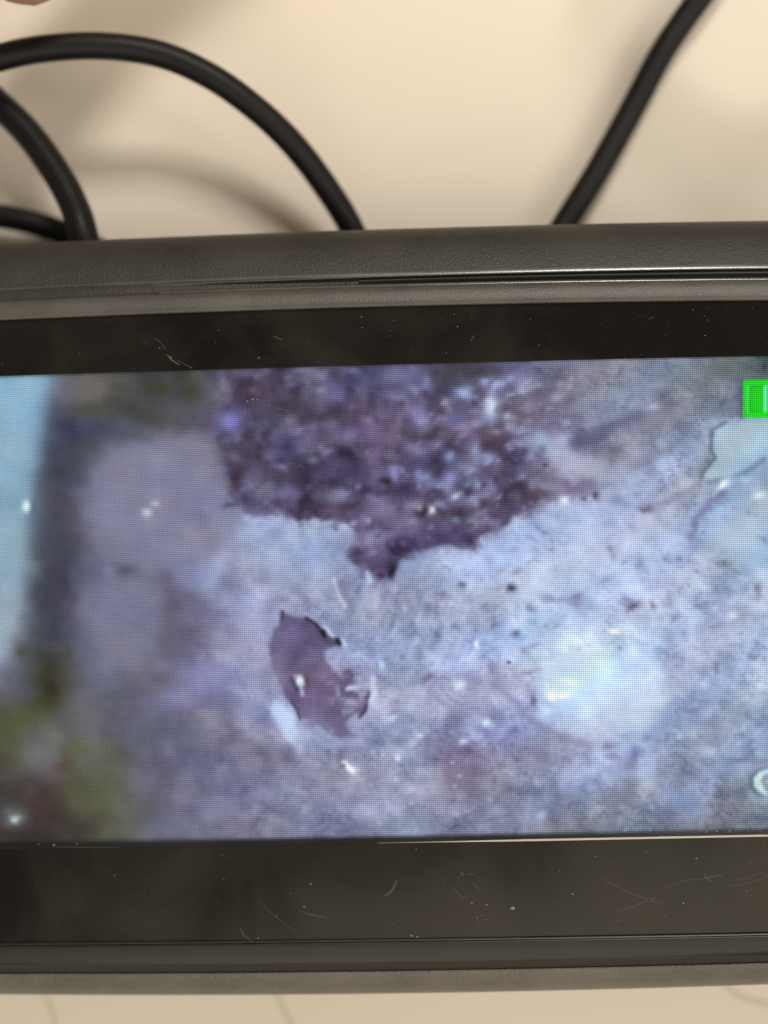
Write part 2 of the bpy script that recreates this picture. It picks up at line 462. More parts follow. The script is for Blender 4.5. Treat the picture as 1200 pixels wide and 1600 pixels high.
# pale rounded lumps on the soft left side
poly([(140,745),(160,712),(200,690),(255,676),(305,684),(338,706),(354,750),(366,780),(388,800),(382,850),(335,888),(250,898),(172,882),(134,842),(126,770)], (127,126,154), 14, .8, 1.8)
poly([(128,905),(190,892),(248,918),(264,980),(242,1032),(172,1048),(122,1022),(116,950)], (116,116,143), 18, .65, 1.8)
line([(258,900),(268,940),(262,985),(258,1020)], 15, (82,76,96), .6)
line([(325,925),(338,895),(352,868)], 12, (156,166,206), .7)
line([(300,935),(345,915),(370,905)], 10, (104,100,138), .5)
blob(375, 985, 26, 40, (146,150,190), .6)
# light stones
poly([(862,1020),(905,1008),(975,1010),(1030,1030),(1055,1060),(1058,1085),(1040,1125),(1010,1150),(965,1158),(905,1142),(862,1120),(848,1085),(852,1050)], (178,206,236), 14, .55, 1.8)
poly([(380,812),(450,806),(545,815),(555,860),(590,900),(570,960),(500,940),(430,900),(385,880),(350,845)], (154,172,212), 16, .45)
poly([(620,875),(660,862),(710,866),(722,890),(716,925),(690,935),(640,915),(610,915)], (158,176,216), 8, .45)
poly([(790,820),(900,790),(1000,790),(1080,830),(1060,900),(950,960),(850,930),(740,960),(720,900),(750,850)], (166,184,228), 22, .4)
poly([(1300,648),(1160,652),(1132,656),(1116,668),(1112,690),(1118,714),(1100,734),(1097,745),(1108,752),(1135,746),(1162,734),(1190,714),(1300,690)], (154,188,214), 4, .9)
poly([(1190,716),(1300,700),(1300,770),(1200,775),(1140,760),(1160,738)], (126,152,182), 8, .7)
poly([(1090,825),(1120,790),(1155,772),(1300,775),(1300,885),(1190,892),(1130,872),(1098,850)], (152,184,216), 9, .75)
line([(1135,660),(1113,672),(1111,700),(1117,716),(1099,738),(1096,746)], 3.5, (78,96,118), .75)
line([(1108,753),(1135,750),(1165,738),(1195,718)], 3.5, (95,112,148), .6)
line([(1080,838),(1090,808),(1108,790),(1128,772)], 6, (112,116,162), .8)
line([(1122,764),(1133,752)], 4, (90,105,140), .7)
line([(1060,690),(1010,720),(985,735)], 8, (118,120,150), .4)
line([(1085,760),(1040,785),(1008,796)], 7, (125,130,165), .5)
blob(1130, 758, 13, 5, (214,236,244), 1, -38)
blob(1187, 774, 9, 5, (206,230,236), .9, -15)
blob(1168, 750, 8, 4, (176,190,226), .8)
blob(1008, 795, 7, 4, (96,84,116), .9, -20)

# dark crust
rr_ = random.Random(9)
crust = [(345,540),(342,585),(352,622),(340,650),(338,690),(352,720),(360,755),(374,786),(392,803),(428,806),(452,812),(486,812),(520,817),(552,826),
         (556,842),(550,862),(558,882),(568,890),(580,896),(594,904),(598,893),(610,897),(617,880),(628,868),(650,862),(672,856),(698,850),(718,862),(742,856),(762,838),(782,828),
         (800,812),(830,803),(846,786),(868,778),(905,750),(860,712),(838,672),(800,640),(760,612),(748,596),(752,540)]
rag = fbm(GX, GY, 22, 310, 4) * 24
mk = 1 / (1 + np.exp(np.clip((sdist(crust, fx, fy) + rag * (1 - np.exp(-((GY - 900) / 60) ** 2) * .7) - 2) / 2.6, -40, 40)))
fade = 1 / (1 + np.exp((GX + rag * 2.6 - (785 + (GY - 600) * .35)) / 14))
low = 1 / (1 + np.exp(-(GY - 770) / 14))
mk = mk * np.maximum(.80 * fade + .2 * low, low)
cn = fbm(GX, GY, 30, 301, 4); cn2 = fbm(GX, GY, 11, 333, 2)
dk = 14 * np.exp(-((GY - 770) / 60) ** 2)
ccol = np.stack([80 + cn * 72 + cn2 * 34 - dk, 69 + cn * 72 + cn2 * 33 - dk, 98 + cn * 84 + cn2 * 38 - dk], -1)
lift = np.exp(-((GX - 600) / 110) ** 2 - ((GY - 610) / 130) ** 2) * 10
ccol += lift[..., None]
IMG = IMG * (1 - .93 * mk[..., None]) + ccol * (.93 * mk[..., None])
for q in [
    (360,660,19,16,(128,124,196),.95,0), (400,613,22,14,(60,44,56),.8,0), (425,640,30,22,(50,46,68),.75,0), (445,698,16,16,(50,40,80),.7,0),
    (430,650,14,8,(66,72,100),.6,0), (375,705,26,16,(60,52,70),.75,0), (368,748,9,22,(46,28,40),.85,15), (384,780,8,9,(32,34,60),.85,0),
    (398,742,14,9,(96,98,132),.75,-20), (410,772,20,10,(92,96,122),.6,-10), (450,770,14,12,(104,100,152),.7,0), (478,780,9,20,(44,32,54),.8,0),
    (470,735,50,10,(52,40,64),.7,-6), (540,738,38,13,(64,44,84),.7,-4), (525,775,24,9,(116,122,156),.75,-8), (555,792,25,8,(60,52,76),.55,0),
    (500,622,12,22,(92,96,118),.6,0), (520,612,10,12,(110,104,168),.6,0), (560,650,26,20,(86,66,108),.55,0), (500,680,28,10,(66,58,88),.6,-15),
    (552,676,22,10,(108,108,168),.55,-10), (588,700,20,28,(128,108,150),.6,0), (615,738,6,13,(158,152,206),.85,0), (602,752,9,5,(34,22,32),.9,20),
    (655,650,12,16,(118,114,186),.75,0), (667,680,11,8,(38,36,54),.8,0), (703,690,15,11,(46,40,58),.8,0), (560,590,30,14,(62,64,104),.6,0),
    (640,590,34,16,(104,108,156),.6,0), (700,588,24,18,(58,50,60),.8,0), (745,580,40,12,(64,62,70),.75,0), (723,613,12,12,(158,186,244),.95,0),
    (700,630,20,14,(74,66,104),.6,0), (715,655,16,9,(92,100,166),.6,-30), (660,720,22,20,(62,56,86),.6,0), (640,765,30,10,(68,50,84),.65,0),
    (705,712,8,9,(128,152,212),.85,10), (745,704,6,11,(146,176,230),.85,0), (703,746,9,11,(140,150,212),.8,25), (672,754,8,6,(134,140,196),.6,0),
    (745,752,16,10,(118,130,168),.6,0), (747,758,5,6,(176,200,200),.8,0), (714,775,9,5,(186,212,240),.95,-35), (712,812,8,5,(122,146,166),.7,0),
    (740,818,7,7,(160,176,206),.85,0), (600,800,46,12,(126,112,158),.7,-8), (625,822,26,12,(122,110,156),.6,0), (592,836,30,9,(140,136,184),.7,0),
    (690,838,44,13,(66,54,98),.75,-6), (640,850,20,6,(60,46,80),.6,-8), (575,870,16,8,(72,52,92),.8,0), (600,880,16,14,(62,46,78),.8,0), (583,862,14,4,(130,118,168),.7,-25),
    (612,891,5,7,(16,12,20),.9,0), (558,862,7,6,(38,28,46),.8,0), (594,900,5,5,(50,24,36),.7,0), (660,793,9,4,(188,172,176),.8,0), (665,797,3.5,7,(10,8,16),1,0),
    (674,797,5,6,(226,236,255),1,0), (775,690,20,34,(66,50,72),.8,12), (760,740,16,16,(96,80,112),.5,0), (800,745,30,10,(80,66,96),.6,-12), (830,768,26,12,(70,50,72),.75,-10),
    (800,795,36,14,(84,74,112),.6,-8), (768,635,10,17,(202,228,255),1,10), (776,603,10,7,(156,156,222),.8,-30), (765,655,14,6,(110,140,210),.6,0),
    (793,650,6,6,(190,208,250),.95,0), (798,668,8,6,(188,190,244),.9,0), (815,610,7,5,(172,190,240),.9,0), (817,596,16,12,(142,138,190),.6,0), (815,674,13,4,(168,178,222),.8,-15),
    (822,650,22,12,(84,76,98),.75,0), (850,625,30,16,(112,104,140),.55,0), (845,690,14,11,(158,184,208),.85,0), (864,682,6,10,(132,118,158),.5,0),
    (883,686,15,9,(176,176,220),.9,10), (885,712,34,9,(156,174,206),.75,18), (875,714,7,4,(88,92,100),.75,0), (920,684,19,8,(78,74,104),.9,0), (948,668,24,7,(92,102,140),.85,-25),
    (900,640,40,10,(138,146,172),.5,-12), (958,704,17,10,(92,88,120),.85,0), (925,725,40,10,(150,160,190),.6,10), (980,712,10,8,(118,116,150),.6,0),
    (905,763,24,13,(116,98,138),.85,0), (945,758,18,6,(112,114,156),.8,-15), (882,781,6,6,(210,234,244),1,0), (930,775,4,5,(70,52,80),.9,0), (912,779,4,3,(90,70,100),.7,0), (921,779,3,3,(190,190,220),.7,0),
    (850,760,18,6,(150,160,200),.55,0), (988,730,8,5,(124,120,150),.6,0), (980,660,20,6,(148,158,196),.5,0), (1020,637,12,4,(168,188,226),.8,-8),
    (1090,590,50,18,(108,122,138),.5,0), (1150,575,40,14,(84,98,96),.75,0), (1145,625,12,26,(112,112,142),.5,0)]:
    blob(*q[:5], q[5], q[6])
line([(898,694),(930,684),(962,664),(1000,650)], 12, (86,86,120), .75)
line([(800,664),(850,655),(905,655)], 10, (100,96,128), .55)
line([(838,690),(880,716),(930,742),(985,752)], 15, (158,170,204), .6)
line([(820,730),(880,752),(925,756)], 9, (96,88,122), .5)
line([(905,625),(960,618),(1030,600)], 9, (146,156,186), .45)
line([(1010,655),(1060,640),(1110,632)], 12, (116,120,146), .5)
line([(780,640),(766,652),(764,622),(774,602),(800,592)], 4, (178,192,238), .4)
for x_, y_ in ((742,640),(722,668),(690,655),(760,775),(640,700),(628,735),(700,760),(690,790),(560,760),(540,770),(490,720),(440,730),(510,705),(575,655),(620,620),(770,765),(735,735),(755,800),(655,745),(600,775),(575,815),(645,815)):
    blob(x_, y_, rr_.uniform(4, 9), rr_.uniform(4, 8), (150, 146, 196), .6, rr_.uniform(-40, 30))
for _ in range(90):
    x_ = rr_.uniform(640, 900); y_ = rr_.uniform(585, 790)
    if y_ > 800 - (x_ - 640) * .12: continue
    s_ = rr_.uniform(2, 6)
    blob(x_, y_, s_ * rr_.uniform(1, 2.2), s_, (158, 164, 206), rr_.uniform(.3, .75), rr_.uniform(-45, 10))
# scattered lights and darks inside the crust
rr = random.Random(5)
for _ in range(150):
    x = rr.uniform(350, 860); y = rr.uniform(580, 850)
    if y > 800 and not 560 < x < 760: continue
    if y < 640 and x > 800: continue
    s = rr.uniform(2.5, 7)
    l = rr.random() < .5
    k = rr.uniform(0, 25)
    blob(x, y, s * rr.uniform(.8, 2), s, (122 + k, 118 + k, 168 + k) if l else (44, 36, 58), rr.uniform(.25, .6), rr.uniform(-40, 20))
for x in range(388, 560, 11):   # ragged pale rim under the crust
    blob(x + rr.uniform(-3, 3), 809 + (x - 388) * .07 + rr.uniform(-4, 3), 5, 4, (172,186,224), .7)
for x in range(770, 900, 13):
    blob(x + rr.uniform(-3, 3), 836 - (x - 770) * .42 + rr.uniform(-3, 4), 6, 4, (168,186,228), .6, -20)
line([(566,896),(563,912),(558,926)], 4, (88,96,146), .7)
line([(574,894),(578,908)], 4, (186,206,240), .8)
line([(522,905),(527,925),(540,948)], 3, (196,216,246), .7)
line([(534,915),(541,935),(552,955)], 7, (112,112,148), .5)
blob(545, 912, 14, 10, (104,104,140), .5)

# hole in the stone
hole = [(440,956),(458,961),(480,966),(496,978),(504,988),(516,996),(530,999),(532,1008),(516,1014),(507,1022),(512,1036),(526,1050),(536,1060),(540,1050),(548,1047),(555,1056),(552,1066),(541,1074),
        (558,1080),(576,1076),(577,1094),(572,1108),(562,1118),(548,1118),(540,1130),(546,1146),(534,1154),(518,1150),(506,1138),(486,1126),(468,1121),(462,1106),(448,1092),(434,1066),(424,1040),(421,1010),(428,984),(437,970)]
hm = poly(hole, None, 3.2, 1, 1.0)
hm = hm * np.clip(1.25 - np.clip(vnoise(fx, fy, 9, 9, 420) * 3, 0, 1) * np.clip((GX - 500) / 30, 0, 1), 0, 1)
hn = fbm(GX, GY, 26, 401, 3)
hc = np.stack([95 + hn * 26, 81 + hn * 24, 124 + hn * 30], -1)
IMG = IMG * (1 - hm[..., None]) + hc * hm[..., None]
blob(425, 1052, 20, 22, (136,130,176), .45)
line([(442,957),(441,968)], 2.5, (70,52,54), .8, .2)
line([(478,966),(492,974),(503,988)], 2.6, (34,30,48), .9, .2)
blob(506, 991, 4.5, 6, (18,16,18), 1, -30, 3)
blob(529, 1003, 4.5, 7, (18,18,22), 1, -10, 3)
line([(508,981),(520,993)], 3, (190,214,246), .8, .2)
line([(534,1000),(541,1008)], 3, (176,210,250), .8, .2)
line([(576,1082),(575,1098),(570,1110),(562,1121)], 2.6, (48,34,66), .95, .2)
line([(456,1096),(464,1108),(469,1124)], 2.4, (50,38,50), .8, .2)
line([(456,1060),(459,1066),(465,1078)], 3.5, (48,52,92), .85, .2)
blob(467, 1063, 6, 9, (222,236,252), 1, -15, 3)
line([(469,1070),(473,1086)], 3, (178,196,232), .8, .2)
blob(478, 1064, 3, 8, (84,64,66), .8)
line([(540,1074),(556,1074)], 4, (166,202,232), .95, .3)
line([(540,1070),(536,1076)], 2.5, (54,46,70), .7)
blob(546, 1051, 8, 6, (82,74,92), .8)
line([(582,1060),(584,1078),(581,1096)], 6, (188,208,244), .85)
blob(549, 1098, 10, 6, (152,158,196), .75)
blob(512, 1098, 10, 7, (118,102,146), .6)
blob(556, 1128, 12, 6, (164,164,198), .6)
blob(540, 1150, 9, 6, (84,76,96), .5)
blob(485, 1130, 12, 9, (112,104,144), .7)
poly([(425,1092),(440,1096),(452,1106),(462,1120),(466,1148),(456,1160),(444,1148),(432,1130),(418,1104)], (178,196,230), 5, .9)
line([(452,1150),(470,1170)], 7, (166,184,220), .6)
blob(532, 1182, 9, 7, (96,86,112), .75)
line([(538,1192),(545,1200),(551,1204)], 4.4, (222,234,248), 1, .2)
blob(535, 1196, 3, 4, (70,60,86), .7)

# smaller stones, cracks, specks
line([(776,1072),(800,1092),(835,1128),(872,1150),(920,1165)], 7, (116,120,164), .6)
line([(845,1140),(855,1165),(850,1185)], 7, (108,110,150), .6)
blob(835, 1096, 4, 10, (98,82,126), .85)
line([(690,1170),(705,1200),(712,1230)], 10, (110,94,132), .42)
line([(706,1215),(735,1240),(760,1238)], 10, (104,102,138), .42)
line([(1050,1100),(1040,1130),(1012,1152)], 8, (124,138,190), .55)
line([(1040,1040),(1050,1020),(1046,990)], 7, (138,140,186), .6)
line([(990,1180),(1035,1230),(1085,1265)], 12, (128,152,206), .5)
for q in [(800,920,6,5,(58,58,88),1,0),(722,915,5,4,(92,84,122),.8,0),(693,930,8,5,(110,104,142),.7,0),(805,990,6,5,(96,84,130),.85,0),(794,1034,3,2,(46,38,56),1,30),
          (990,946,9,6,(82,78,114),.9,-20),(1020,946,5,5,(100,100,136),.8,0),(1095,722,5,4,(110,120,150),.5,0),(830,1010,14,3,(128,134,182),.7,-6),(830,1050,12,3,(120,118,168),.7,-15),
          (672,1058,7,5,(98,80,112),.75,-20),(765,1044,5,7,(118,112,160),.7,0),(1120,1044,4,8,(96,86,124),.85,0),(1176,1026,6,4,(110,108,146),.7,-20),(1086,1110,10,5,(110,108,150),.7,0),
          (1113,1128,5,8,(122,120,170),.7,0),(948,1166,9,5,(106,92,134),.7,0),(992,1178,7,9,(98,92,142),.75,0),(955,1183,9,5,(112,96,136),.6,0),(985,1195,14,8,(104,96,134),.5,0),
          (880,1155,10,5,(104,98,140),.6,20),(795,1230,8,6,(100,88,124),.7,30),(870,1240,16,8,(100,96,128),.55,30),(960,1245,20,14,(98,108,128),.5,0),(868,1290,10,12,(88,88,108),.6,0),
          (735,1165,8,5,(104,84,126),.75,-30),(770,1180,8,9,(112,100,140),.6,0),(840,1178,10,8,(112,106,150),.6,0),(750,1195,10,8,(120,102,150),.6,0),
          (1178,1176,5,4,(64,88,96),.9,0),(1160,1188,14,4,(98,98,136),.7,0),(1098,1190,14,6,(104,116,156),.5,0),(1000,880,6,10,(120,124,160),.7,0),(960,870,4,6,(124,130,170),.6,0),
          (1132,880,7,5,(100,104,122),.85,30),(1150,893,10,3,(116,124,146),.6,20),(1185,920,5,8,(90,94,116),.7,0),(1120,925,12,4,(124,134,174),.6,-25),(1095,948,10,5,(118,124,160),.6,0),
          (900,940,12,8,(126,124,178),.7,0),(1040,905,20,8,(150,150,196),.5,0),(855,935,8,6,(122,126,160),.6,0)]:
    blob(*q[:5], q[5], q[6])
for q in [(744,1009,4.5,4.5,(232,244,255)),(718,1070,6,6,(204,224,252)),(958,986,8,3.6,(238,247,255)),(861,1086,5.5,5.5,(238,247,250)),(881,1086,7,4.5,(240,249,250)),
          (892,1064,10,3,(206,226,242)),(760,1131,7,5,(190,210,228)),(726,1160,7,5,(184,204,222)),(620,1184,4,4,(196,212,246)),(655,1148,5,4,(178,190,226)),
          (243,786,5.5,3.5,(186,214,224)),(228,801,6,5,(192,216,230)),(853,1110,9,7,(184,214,240)),(1108,1175,11,6,(158,180,214)),(1185,1177,8,5,(150,178,206)),
          (1005,1208,9,7,(148,172,218)),(1048,860,8,6,(172,192,226)),(1145,962,7,5,(182,208,238)),(845,1274,7,9,(150,166,208)),(610,1120,7,6,(176,194,230)),(597,1040,4,10,(178,202,240)),
          (690,865,6,5,(168,184,224)),(1192,900,8,8,(184,206,232))]:
    blob(*q[:5], .95, 8 if q[2] > q[3] else 0)
blob(195, 891, 13, 7, (70,70,86), .8); blob(168, 891, 8, 5, (120,136,164), .8)
for _ in range(420):
    x = rr.uniform(560, 1260); y = rr.uniform(770, 1310)
    if 850 < x < 1045 and 1015 < y < 1150 and rr.random() < .8: continue
    s = rr.uniform(1.5, 4.5)
    if rr.random() < .6: blob(x, y, s * rr.uniform(1, 2.6), s, (104,100,142), rr.uniform(.15, .55), rr.choice((-30, -15, 25, 40)))
    else: blob(x, y, s, s, (186,206,240), rr.uniform(.15, .5))
for _ in range(120):
    x = rr.uniform(320, 620); y = rr.uniform(830, 1310)
    if 415 < x < 585 and 950 < y < 1160: continue
    s = rr.uniform(3, 9)
    blob(x, y, s * rr.uniform(.8, 1.8), s, (100,98,134) if rr.random() < .5 else (152,160,200), rr.uniform(.1, .35), rr.uniform(-60, 20))

# soft left side
blob(325, 905, 28, 20, (148,160,206), .65, -35); blob(300, 930, 22, 14, (90,84,104), .4)
blob(280, 1000, 20, 30, (82,76,92), .5); blob(275, 1090, 34, 20, (132,130,184), .6, -20)
blob(360, 990, 12, 16, (112,100,150), .55); blob(245, 1195, 20, 13, (68,66,80), .65)
blob(215, 1155, 22, 10, (72,84,96), .5); blob(318, 1197, 14, 9, (72,74,106), .6); blob(305, 1165, 14, 12, (78,78,90), .45)
blob(362, 1156, 22, 8, (86,80,100), .5, -20); blob(225, 1215, 18, 26, (106,106,132), .45); blob(228, 1262, 14, 18, (76,74,76), .5)
blob(340, 1258, 24, 30, (104,104,134), .4); blob(135, 850, 30, 60, (84,84,104), .3)
blob(300, 760, 50, 60, (118,114,150), .35); blob(170, 860, 30, 30, (98,98,118), .3)
blob(128, 700, 22, 14, (60,70,72), .5); blob(100, 745, 26, 20, (52,62,68), .5)
blob(130, 608, 38, 22, (106,100,96), .85, 0, 3); blob(140, 640, 42, 9, (70,72,50), .75)
blob(252, 606, 18, 9, (56,58,28), .8); blob(300, 612, 16, 16, (50,48,26), .8); blob(285, 590, 26, 8, (52,50,36), .6); blob(235, 630, 26, 14, (58,62,60), .6)
blob(245, 655, 30, 10, (60,66,62), .55); blob(150, 672, 46, 12, (62,60,96), .6); blob(325, 665, 10, 14, (84,58,96), .5)
# olive patches at the lower left
for q in [(72,1062,17,28,(44,48,20),.85),(80,1078,10,15,(38,28,24),.9),(68,1100,16,14,(58,62,24),.7),(30,1018,10,9,(54,56,40),.7),(105,1022,8,14,(60,64,42),.75),(35,1122,26,12,(74,80,44),.8),
          (12,1160,16,32,(68,74,36),.8),(62,1180,34,26,(106,108,112),.75),(30,1082,22,18,(86,88,106),.6),(122,1165,17,11,(84,90,48),.75),(104,1186,11,15,(82,74,44),.8),(112,1225,14,16,(74,80,48),.7),
          (118,1252,22,16,(82,90,54),.55),(155,1250,18,16,(74,82,52),.55),(60,1250,36,30,(66,50,46),.8),(95,1200,14,9,(78,58,52),.7),(130,1295,30,14,(60,50,46),.8),(195,1300,26,16,(84,92,72),.6),
          (22,1278,17,15,(118,128,138),.75),(40,1310,60,12,(52,42,38),.7)]:
    blob(*q[:5], q[5])
blob(23, 1280, 5, 4.5, (214,238,236), 1)
# pale cyan strip
sm = poly([(-120,500),(82,500),(76,600),(66,680),(52,760),(44,830),(34,900),(26,960),(16,1015),(2,1034),(-120,1040)], None, 17, 1, .4)
sc_ = np.stack([np.interp(GY, [560, 900, 1000], [124, 134, 150]), np.interp(GY, [560, 900, 1000], [172, 166, 168]), np.interp(GY, [560, 900, 1000], [204, 186, 188])], -1)
sc_ += (fbm(GX, GY, 60, 77) * 10)[..., None]
IMG = IMG * (1 - sm[..., None]) + sc_ * sm[..., None]
blob(51, 791, 3, 10, (58,84,104), .8, 0, 3, False)
blob(41, 791, 5.5, 8.5, (232,250,236), 1, 0, 3, False)

late = fbm(fx, fy, 24, 501, 4, asp=1.4, ang=.5)
IMG += (14 * np.exp(-((GX - 640) / 330) ** 2 - ((GY - 1200) / 130) ** 2) + 7 * np.exp(-((GX - 1010) / 230) ** 2 - ((GY - 1010) / 200) ** 2))[..., None]
IMG += np.exp(-((GX - 300) / 150) ** 2 - ((GY - 1190) / 130) ** 2)[..., None] * np.array((9, 10, 20.0))
IMG += np.exp(-((GX - 235) / 130) ** 2 - ((GY - 860) / 170) ** 2)[..., None] * np.array((0, 2, 9.0))
IMG += (late * 15 * (.65 + .35 * sharp))[..., None] * np.array((1, 1.02, .95))
# status marks on the display: battery and the edge of a round digit
IMG_rows = None
def rect(x0, y0, x1, y1, col, s=1.0, soft=1.2):
    sl = -.024
    Yr = GY - sl * (GX - 1160)
    m = 1 / (1 + np.exp(-(GX - x0) / soft * 2)) / (1 + np.exp((GX - x1) / soft * 2)) / (1 + np.exp(-(Yr - y0) / soft * 2)) / (1 + np.exp((Yr - y1) / soft * 2))
    mix(m * s, col)
rect(1157, 592, 1161, 655, (70,62,100), .5, 2)
rect(1161, 594, 1400, 653, (8,226,12))
rect(1167, 602, 1400, 646, (70,232,110), .8)
rect(1171, 603, 1400, 645, (6,150,20), .9)
rect(1173, 605, 1193, 644, (10,214,12))
rect(1193, 603, 1199, 645, (112,240,190))
rect(1199, 605, 1215, 644, (10,214,12))
rect(1215, 603, 1221, 645, (112,240,190))
rect(1221, 605, 1241, 644, (10,214,12))
rect(1241, 603, 1247, 645, (112,240,190))
arc = [(1226,1216),(1214,1207),(1200,1205),(1188,1209),(1181,1217),(1182,1227),(1188,1234),(1196,1239)]
line([(a - 3, b_ ) for a, b_ in arc], 6.5, (26,52,78), .85, 0)
line(arc, 5.0, (178,222,238), 1, 0)
line([(1190,1212),(1186,1221),(1191,1231)], 2.6, (214,236,222), .8, 0)

# picture darkens close to the top and bottom rim of the panel
edge = np.clip((y_bot[None, :] - GY) / 7, 0, 1) * np.clip((GY - y_top[None, :]) / 3, 0, 1)
IMG *= (.25 + .75 * edge)[..., None]



def blur(A, sg):
    n = int(3 * sg + 1); k = np.exp(-np.arange(-n, n + 1) ** 2 / (2 * sg * sg)); k /= k.sum()
    Pd = np.pad(A, ((n, n), (0, 0), (0, 0)), mode='edge')
    A = sum(k[i] * Pd[i:i + A.shape[0]] for i in range(2 * n + 1))
    Pd = np.pad(A, ((0, 0), (n, n), (0, 0)), mode='edge')
    return sum(k[i] * Pd[:, i:i + A.shape[1]] for i in range(2 * n + 1))


# the picture itself is soft: more so on its left and in the upper middle
keep = (GX > 1150) & (GY < 660)
soft1 = blur(IMG, .55); soft2 = blur(IMG, 1.7)
wl = 1 / (1 + np.exp((GX - 330) / 40))
hl = np.exp(-((GX - 540) / 170) ** 2 - ((GY - 630) / 90) ** 2) * .3
wl = np.clip(wl * .7 + hl + .35 * mk, 0, 1)[..., None]
IMG = np.where(keep[..., None], IMG, soft1 * (1 - wl) + soft2 * wl)

lum = (IMG * np.array((.3, .59, .11))).sum(-1, keepdims=True)
des = np.where(keep, 1.0, np.where(GX < 175, .84, .76 + .16 * mk))[..., None]
IMG = lum + (IMG - lum) * des
IMG = np.where(keep[..., None], IMG, IMG * np.array((1.045, 1.045, 1.045)) + 2 * np.clip(GX / 400, 0, 1)[..., None])
IMG = np.clip(IMG, 4, 255) / 255.0
LIN = np.where(IMG <= .04045, IMG / 12.92, ((IMG + .055) / 1.055) ** 2.4)

# panel mesh
ZP = -.40
pts = np.empty((NY * NX, 3))
dz = np.array([0, 0, 1.0])
for comp in range(1):
    dirs = (np.array(AX)[None, None] * ((GX - 600) * PX)[..., None] + np.array(AY)[None, None] * (-(GY - 800) * PX)[..., None] - np.array(AZ)[None, None] * D)
    t = (ZP * MM - CAM.z) / dirs[..., 2]
    W3 = np.array(CAM)[None, None] + dirs * t[..., None]
M = np.array(INV)
L3 = W3 @ M[:3, :3].T + M[:3, 3]
pts = L3.reshape(-1, 3)
idx = np.arange(NY * NX).reshape(NY, NX)
quads = np.stack([idx[1:, :-1], idx[1:, 1:], idx[:-1, 1:], idx[:-1, :-1]], -1).reshape(-1, 4)
me = bpy.data.meshes.new('display_panel')
me.vertices.add(len(pts)); me.vertices.foreach_set('co', pts.astype(np.float32).ravel())
me.loops.add(quads.size); me.loops.foreach_set('vertex_index', quads.astype(np.int32).ravel())
me.polygons.add(len(quads)); me.polygons.foreach_set('loop_start', np.arange(0, quads.size, 4, dtype=np.int32))
me.update(calc_edges=True)
ca_ = me.color_attributes.new('picture', 'FLOAT_COLOR', 'POINT')
ca_.data.foreach_set('color', np.concatenate([LIN.reshape(-1, 3), np.ones((len(pts), 1))], 1).astype(np.float32).ravel())

m_disp = bpy.data.materials.new('lit_display'); m_disp.use_nodes = True
nt = m_disp.node_tree; nt.nodes.clear()
out = N(nt, 'ShaderNodeOutputMaterial'); em = N(nt, 'ShaderNodeEmission')
at = N(nt, 'ShaderNodeVertexColor'); at.layer_name = 'picture'
tc = N(nt, 'ShaderNodeTexCoord'); sp = N(nt, 'ShaderNodeSeparateXYZ')
nt.links.new(tc.outputs['Object'], sp.inputs[0])
PITX, PITY = 3.13 * PX, 3.05 * PX


def cosline(sock, pitch, phase=0.0, amp=.5):
    m1_ = N(nt, 'ShaderNodeMath', operation='MULTIPLY_ADD'); m1_.inputs[1].default_value = 2 * math.pi / pitch; m1_.inputs[2].default_value = phase
    nt.links.new(sock, m1_.inputs[0])
    c_ = N(nt, 'ShaderNodeMath', operation='COSINE'); nt.links.new(m1_.outputs[0], c_.inputs[0])
    o_ = N(nt, 'ShaderNodeMath', operation='MULTIPLY_ADD'); o_.inputs[1].default_value = amp; o_.inputs[2].default_value = 1.0
    nt.links.new(c_.outputs[0], o_.inputs[0])
    return o_.outputs[0]


cy = cosline(sp.outputs['Y'], PITY, 0, .40)
comb = N(nt, 'ShaderNodeCombineXYZ')
for k in range(3):
    nt.links.new(cosline(sp.outputs['X'], PITX, k * .55, .25), comb.inputs[k])
v1 = N(nt, 'ShaderNodeVectorMath', operation='SCALE'); nt.links.new(comb.outputs[0], v1.inputs[0]); nt.links.new(cy, v1.inputs['Scale'])
v2 = N(nt, 'ShaderNodeVectorMath', operation='MULTIPLY'); nt.links.new(at.outputs['Color'], v2.inputs[0]); nt.links.new(v1.outputs[0], v2.inputs[1])
nt.links.new(v2.outputs[0], em.inputs['Color']); em.inputs['Strength'].default_value = 1.0
nt.links.new(em.outputs[0], out.inputs['Surface'])
me.materials.append(m_disp)
disp = link(bpy.data.objects.new('display_panel', me), dev)

# ------------------------------------------------------------------ cover glass
m_glass = bpy.data.materials.new('cover_glass'); m_glass.use_nodes = True
nt = m_glass.node_tree; nt.nodes.clear()
out = N(nt, 'ShaderNodeOutputMaterial'); mixn = N(nt, 'ShaderNodeMixShader'); tr = N(nt, 'ShaderNodeBsdfTransparent')
gl = N(nt, 'ShaderNodeBsdfGlossy'); fr = N(nt, 'ShaderNodeFresnel'); fr.inputs['IOR'].default_value = 1.42
df = N(nt, 'ShaderNodeBsdfDiffuse'); df.inputs['Color'].default_value = (.8, .74, .66, 1)
mx2 = N(nt, 'ShaderNodeMixShader')
tc = N(nt, 'ShaderNodeTexCoord')
ns = N(nt, 'ShaderNodeTexNoise'); ns.inputs['Scale'].default_value = 55; ns.inputs['Detail'].default_value = 6; ns.inputs['Roughness'].default_value = .6
nt.links.new(tc.outputs['Object'], ns.inputs['Vector'])
mr = N(nt, 'ShaderNodeMapRange'); mr.inputs['From Min'].default_value = .42; mr.inputs['From Max'].default_value = .75
mr.inputs['To Min'].default_value = .001; mr.inputs['To Max'].default_value = .010
nt.links.new(ns.outputs['Fac'], mr.inputs['Value']); nt.links.new(mr.outputs['Result'], mx2.inputs['Fac'])
r3 = N(nt, 'ShaderNodeMapRange'); r3.inputs['To Min'].default_value = .10; r3.inputs['To Max'].default_value = .20
